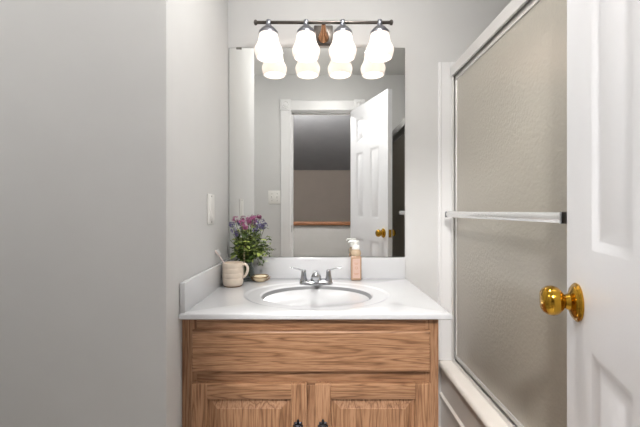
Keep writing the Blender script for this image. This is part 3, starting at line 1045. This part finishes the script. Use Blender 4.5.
def leaf(bm, p, d, up, L, Wd, fold=0.25, mi=0):
    d = d.normalized()
    s = d.cross(up).normalized()
    n = s.cross(d).normalized()
    prof_ = [(0, 0.04), (0.22, 0.75), (0.5, 1.0), (0.78, 0.62), (1.0, 0.0)]
    prev = None
    for t, w_ in prof_:
        droop = -0.28 * L * t * t
        c = p + d * (L * t) + n * droop
        if w_ == 0:
            cur = [bm.verts.new(c)]
        else:
            cur = [bm.verts.new(c - s * (Wd / 2 * w_) + n * (fold * Wd / 2 * w_)), bm.verts.new(c), bm.verts.new(c + s * (Wd / 2 * w_) + n * (fold * Wd / 2 * w_))]
        if prev:
            if len(cur) == 3:
                for k in (0, 1):
                    f_ = bm.faces.new((prev[k], prev[k + 1], cur[k + 1], cur[k]))
                    f_.material_index = mi
            else:
                for k in (0, 1):
                    f_ = bm.faces.new((prev[k], prev[k + 1], cur[0]))
                    f_.material_index = mi
        prev = cur


rnd = random.Random(11)
stems = bmesh.new()
leaves = bmesh.new()
YMAX = -0.028        # keep everything clear of splash and mirror


def clampv(v):
    v = Vector(v)
    v.y = min(v.y, YMAX)
    v.x = max(v.x, AW + 0.026)
    return v


neck = Vector((vx, vy, CT + 0.078))
tips = []
for i in range(44):
    a_ = rnd.uniform(0, 2 * PI)
    h = rnd.uniform(0.02, 0.145)
    spread = 0.072 * (1 - abs(h - 0.045) / 0.15) + 0.010
    r = spread * rnd.uniform(0.5, 1.15)
    tip = clampv((vx + 0.0 + r * math.cos(a_) * 1.15, vy - 0.012 + r * math.sin(a_) * 0.7, CT + 0.082 + h))
    b0 = Vector((vx + 0.012 * math.cos(a_), vy + 0.012 * math.sin(a_), CT + 0.018))
    nk = neck + Vector((0.012 * math.cos(a_), 0.012 * math.sin(a_), 0))
    path = curve_pts([b0, nk, (nk + tip) / 2 + Vector((0, 0, 0.012)), tip], 4)
    path = [clampv(q) for q in path]
    add_tube(stems, path, 0.0011, 6)
    for k in range(9):
        t = rnd.uniform(0.45, 1.0)
        p = path[int(t * (len(path) - 1))]
        ang = rnd.uniform(0, 2 * PI)
        dd = Vector((math.cos(ang), math.sin(ang) * 0.8, rnd.uniform(-0.5, 0.7)))
        L_ = rnd.uniform(0.016, 0.030)
        e = p + dd.normalized() * L_
        if e.y > YMAX + 0.006:
            dd.y = -abs(dd.y)
        if e.x < AW + 0.024:
            dd.x = abs(dd.x)
        leaf(leaves, p, dd, Vector((rnd.uniform(-.3, .3), rnd.uniform(-.6, 0), 1)), L_, L_ * rnd.uniform(0.6, 0.85), mi=1 if rnd.random() < 0.42 else 0)
# low sprays: one hangs beside the mug on the left, one reaches out to the right
for (tx, ty, tz) in ((-0.372, -0.088, 0.03), (-0.374, -0.10, 0.055), (-0.215, -0.075, 0.118), (-0.235, -0.09, 0.085), (-0.245, -0.08, 0.135), (-0.232, -0.1, 0.112), (-0.25, -0.085, 0.07)):
    tip = Vector((tx, ty, CT + tz))
    mid = (neck + tip) / 2 + Vector((0, 0, 0.03))
    path = curve_pts([neck - Vector((0, 0, 0.05)), neck, mid, tip], 6)
    add_tube(stems, path, 0.001, 6)
    for k in range(12):
        q = path[rnd.randint(9, len(path) - 1)]
        ang = rnd.uniform(0, 2 * PI)
        leaf(leaves, q, Vector((math.cos(ang) * 0.8, -abs(math.sin(ang)) * 0.6, rnd.uniform(-0.4, 0.6))), Vector((0, -.3, 1)), 0.014, 0.0085, mi=1 if rnd.random() < 0.3 else 0)
obj('stems', stems, M['stem'], fl)
lv = obj('foliage', leaves, [M['leaf_d'], M['leaf_l']], fl, angle=80)
lv['kind'] = 'stuff'
# one pale woody stem
pts = curve_pts([(vx - 0.008, vy - 0.012, CT + 0.03), (vx - 0.008, vy - 0.018, CT + 0.08), (vx - 0.006, vy - 0.028, CT + 0.12), (vx - 0.004, vy - 0.026, CT + 0.165)], 5)
obj('woody_stem', tube(pts, 0.0034, 8), M['twig'], fl, label='pale woody stem at the middle')


def flower_head(c, R_, m, n, lab, tall=1.0):
    bm = bmesh.new()
    nk = neck + Vector((rnd.uniform(-.008, .008), rnd.uniform(-.008, .008), 0))
    path = [clampv(q) for q in curve_pts([nk, (nk + c) / 2 + Vector((0, -0.006, 0.0)), c - Vector((0, 0, R_ * 0.3))], 5)]
    for i in range(n):
        u = rnd.uniform(-1, 1)
        a_ = rnd.uniform(0, 2 * PI)
        rr = R_ * (0.55 + 0.45 * rnd.random())
        dv = Vector((math.sqrt(1 - u * u) * math.cos(a_), math.sqrt(1 - u * u) * math.sin(a_) * 0.8, u * tall))
        p = clampv(c + dv * rr)
        # small four-petal floret
        dn = Vector((dv.x, dv.y - 0.2, dv.z + 0.2)).normalized()
        _, uu, vv = frame_from(dn)
        ph = rnd.uniform(0, PI / 2)
        s = rnd.uniform(0.0032, 0.0052)
        for k in range(4):
            t = ph + k * PI / 2
            d1 = uu * math.cos(t) + vv * math.sin(t)
            d2 = uu * math.cos(t + PI / 2) + vv * math.sin(t + PI / 2)
            q = [p, p + d1 * s * 0.6 + d2 * s * 0.45 + dn * 0.0012, p + d1 * s * 1.2 + dn * 0.0006, p + d1 * s * 0.6 - d2 * s * 0.45 + dn * 0.0012]
            bm.faces.new([bm.verts.new(x) for x in q])
    h = obj('flower_head', bm, m, fl, smooth=False, label=lab)
    obj('flower_stem', tube(path, 0.0012, 6), M['stem'], h)


for dx, dy, dz, R_ in ((-0.048, -0.012, 0.262, 0.014), (-0.020, -0.020, 0.250, 0.016), (0.010, -0.014, 0.262, 0.016), (0.028, -0.010, 0.270, 0.013), (-0.004, -0.026, 0.230, 0.015), (0.006, 0.002, 0.248, 0.013)):
    flower_head(Vector((vx + dx, vy + dy, CT + dz)), R_, M['pink'], 34, 'pink-purple flower cluster')
for dx, dy, dz, R_ in ((-0.062, -0.008, 0.240, 0.012), (-0.052, -0.018, 0.216, 0.014), (-0.040, -0.022, 0.202, 0.011), (0.042, -0.012, 0.242, 0.016), (0.054, -0.010, 0.228, 0.014), (0.036, -0.022, 0.221, 0.012)):
    flower_head(Vector((vx + dx, vy + dy, CT + dz)), R_, M['lavender'], 30, 'lavender flower spray', 1.3)
bm = bmesh.new()
for i in range(26):
    p = Vector((vx + rnd.uniform(-0.03, 0.055), vy - 0.02 + rnd.uniform(-0.02, 0.01), CT + rnd.uniform(0.195, 0.235)))
    ang = rnd.uniform(0, 2 * PI)
    leaf(bm, clampv(p), Vector((math.cos(ang), -abs(math.sin(ang)) * 0.5, rnd.uniform(-.2, .8))), Vector((0, -.4, 1)), rnd.uniform(0.014, 0.024), 0.006, mi=0)
g = obj('slim_leaves', bm, M['leaf_l'], fl, angle=80, label='slim yellowish green leaves')
g['kind'] = 'stuff'

# ------------------------------------------------------------------ soap dish with soap
dx_, dy_ = -0.252, -0.088
sd = empty('soap_dish', (dx_, dy_, CT), 'small oval cream soap dish with a brown gold rim, beside the flowers', 'soap dish')
so = [(0.0, 0.0008), (0.024, 0.0004), (0.028, 0.003), (0.037, 0.010), (0.0425, 0.020)]
si2 = [(0.0405, 0.0205), (0.035, 0.012), (0.026, 0.006), (0.0, 0.005)]
obj('bowl', lathe(so + si2, (dx_, dy_, CT), (0, 0, 1), 40, sx=1.0, sy=0.8), M['dish'], sd)
obj('rim', lathe([(0.0410, 0.0195), (0.0432, 0.0195), (0.0440, 0.0215), (0.0430, 0.0232), (0.0412, 0.0230)], (dx_, dy_, CT), (0, 0, 1), 40, sx=1.0, sy=0.8), M['gold'], sd, label='brown gold rim')
bm = bmesh.new()
for i in range(22):
    t = 2 * PI * i / 22
    c_, s_ = math.cos(t), math.sin(t)
    add_tube(bm, [(dx_ + 0.0290 * s_, dy_ + 0.0290 * 0.8 * c_, CT + 0.0036), (dx_ + 0.0375 * s_, dy_ + 0.0375 * 0.8 * c_, CT + 0.0105), (dx_ + 0.0425 * s_, dy_ + 0.0425 * 0.8 * c_, CT + 0.0195)], 0.0009, 5)
obj('ribs', bm, M['gold'], sd, label='thin gold ribs around the bowl')
sb = obj('soap_bar', box(dx_ - 0.026, dx_ + 0.024, dy_ - 0.015, dy_ + 0.013, CT + 0.0085, CT + 0.0245, bevel=0.006, seg=4), M['soap'], origin=(dx_, dy_, CT + 0.0085))
tag(sb, 'ivory bar of soap lying in the oval cream dish', 'soap')

# ------------------------------------------------------------------ soap dispensers
bx, by = 0.155, -0.056
sp_ = empty('soap_dispenser', (bx, by, CT), 'square pinkish bottle of hand soap with a white pump, at the right of the backsplash', 'soap dispenser')
bm = box(bx - 0.0225, bx + 0.0225, by - 0.0225, by + 0.0225, CT + 0.0002, CT + 0.104, bevel=0.006, seg=4)
obj('bottle', bm, M['bottle'], sp_)
bm = bmesh.new()
rr = []
for s, z in ((0.0190, 0.102), (0.0222, 0.108), (0.0228, 0.114), (0.0205, 0.124), (0.0155, 0.131), (0.0135, 0.136)):
    rr.append((s, z))
add_lathe(bm, rr + [(0, 0.136)], (bx, by, CT), (0, 0, 1), 32)
obj('shoulder', bm, M['pump_collar'], sp_, label='translucent beige domed shoulder')
bm = lathe([(0.0155, 0.132), (0.0165, 0.134), (0.0165, 0.148), (0.015, 0.150), (0.0085, 0.151), (0.0085, 0.160), (0.0125, 0.161), (0.0135, 0.166), (0.0125, 0.170), (0, 0.171)], (bx, by, CT), (0, 0, 1), 28)
pts = curve_pts([(bx, by, CT + 0.166), (bx - 0.014, by - 0.004, CT + 0.167), (bx - 0.027, by - 0.008, CT + 0.166), (bx - 0.033, by - 0.010, CT + 0.161)], 5)
add_tube(bm, pts, [0.0065] * 6 + [0.0055] * 6 + [0.0042] * (len(pts) - 12), 12, flat=0.75)
obj('pump', bm, M['pump'], sp_, label='white pump head')
obj('label_sticker', box(bx - 0.0160, bx + 0.0160, by - 0.0232, by - 0.0223, CT + 0.010, CT + 0.094, bevel=0.0003, seg=1), M['label'], sp_, label='pale pink label')
bm = bmesh.new()
for z, hw in ((0.074, 0.010), (0.069, 0.006), (0.030, 0.011), (0.026, 0.008)):
    add_box(bm, bx - hw, bx + hw, by - 0.0235, by - 0.0231, CT + z, CT + z + 0.0016)
add_lathe(bm, [(0.0042, 0), (0.0058, 0.0003), (0.0058, 0), (0.0042, 0)], (bx, by - 0.0232, CT + 0.054), (0, -1, 0), 20)
obj('label_print', bm, M['print'], sp_, smooth=False)

bpy.context.view_layer.update()
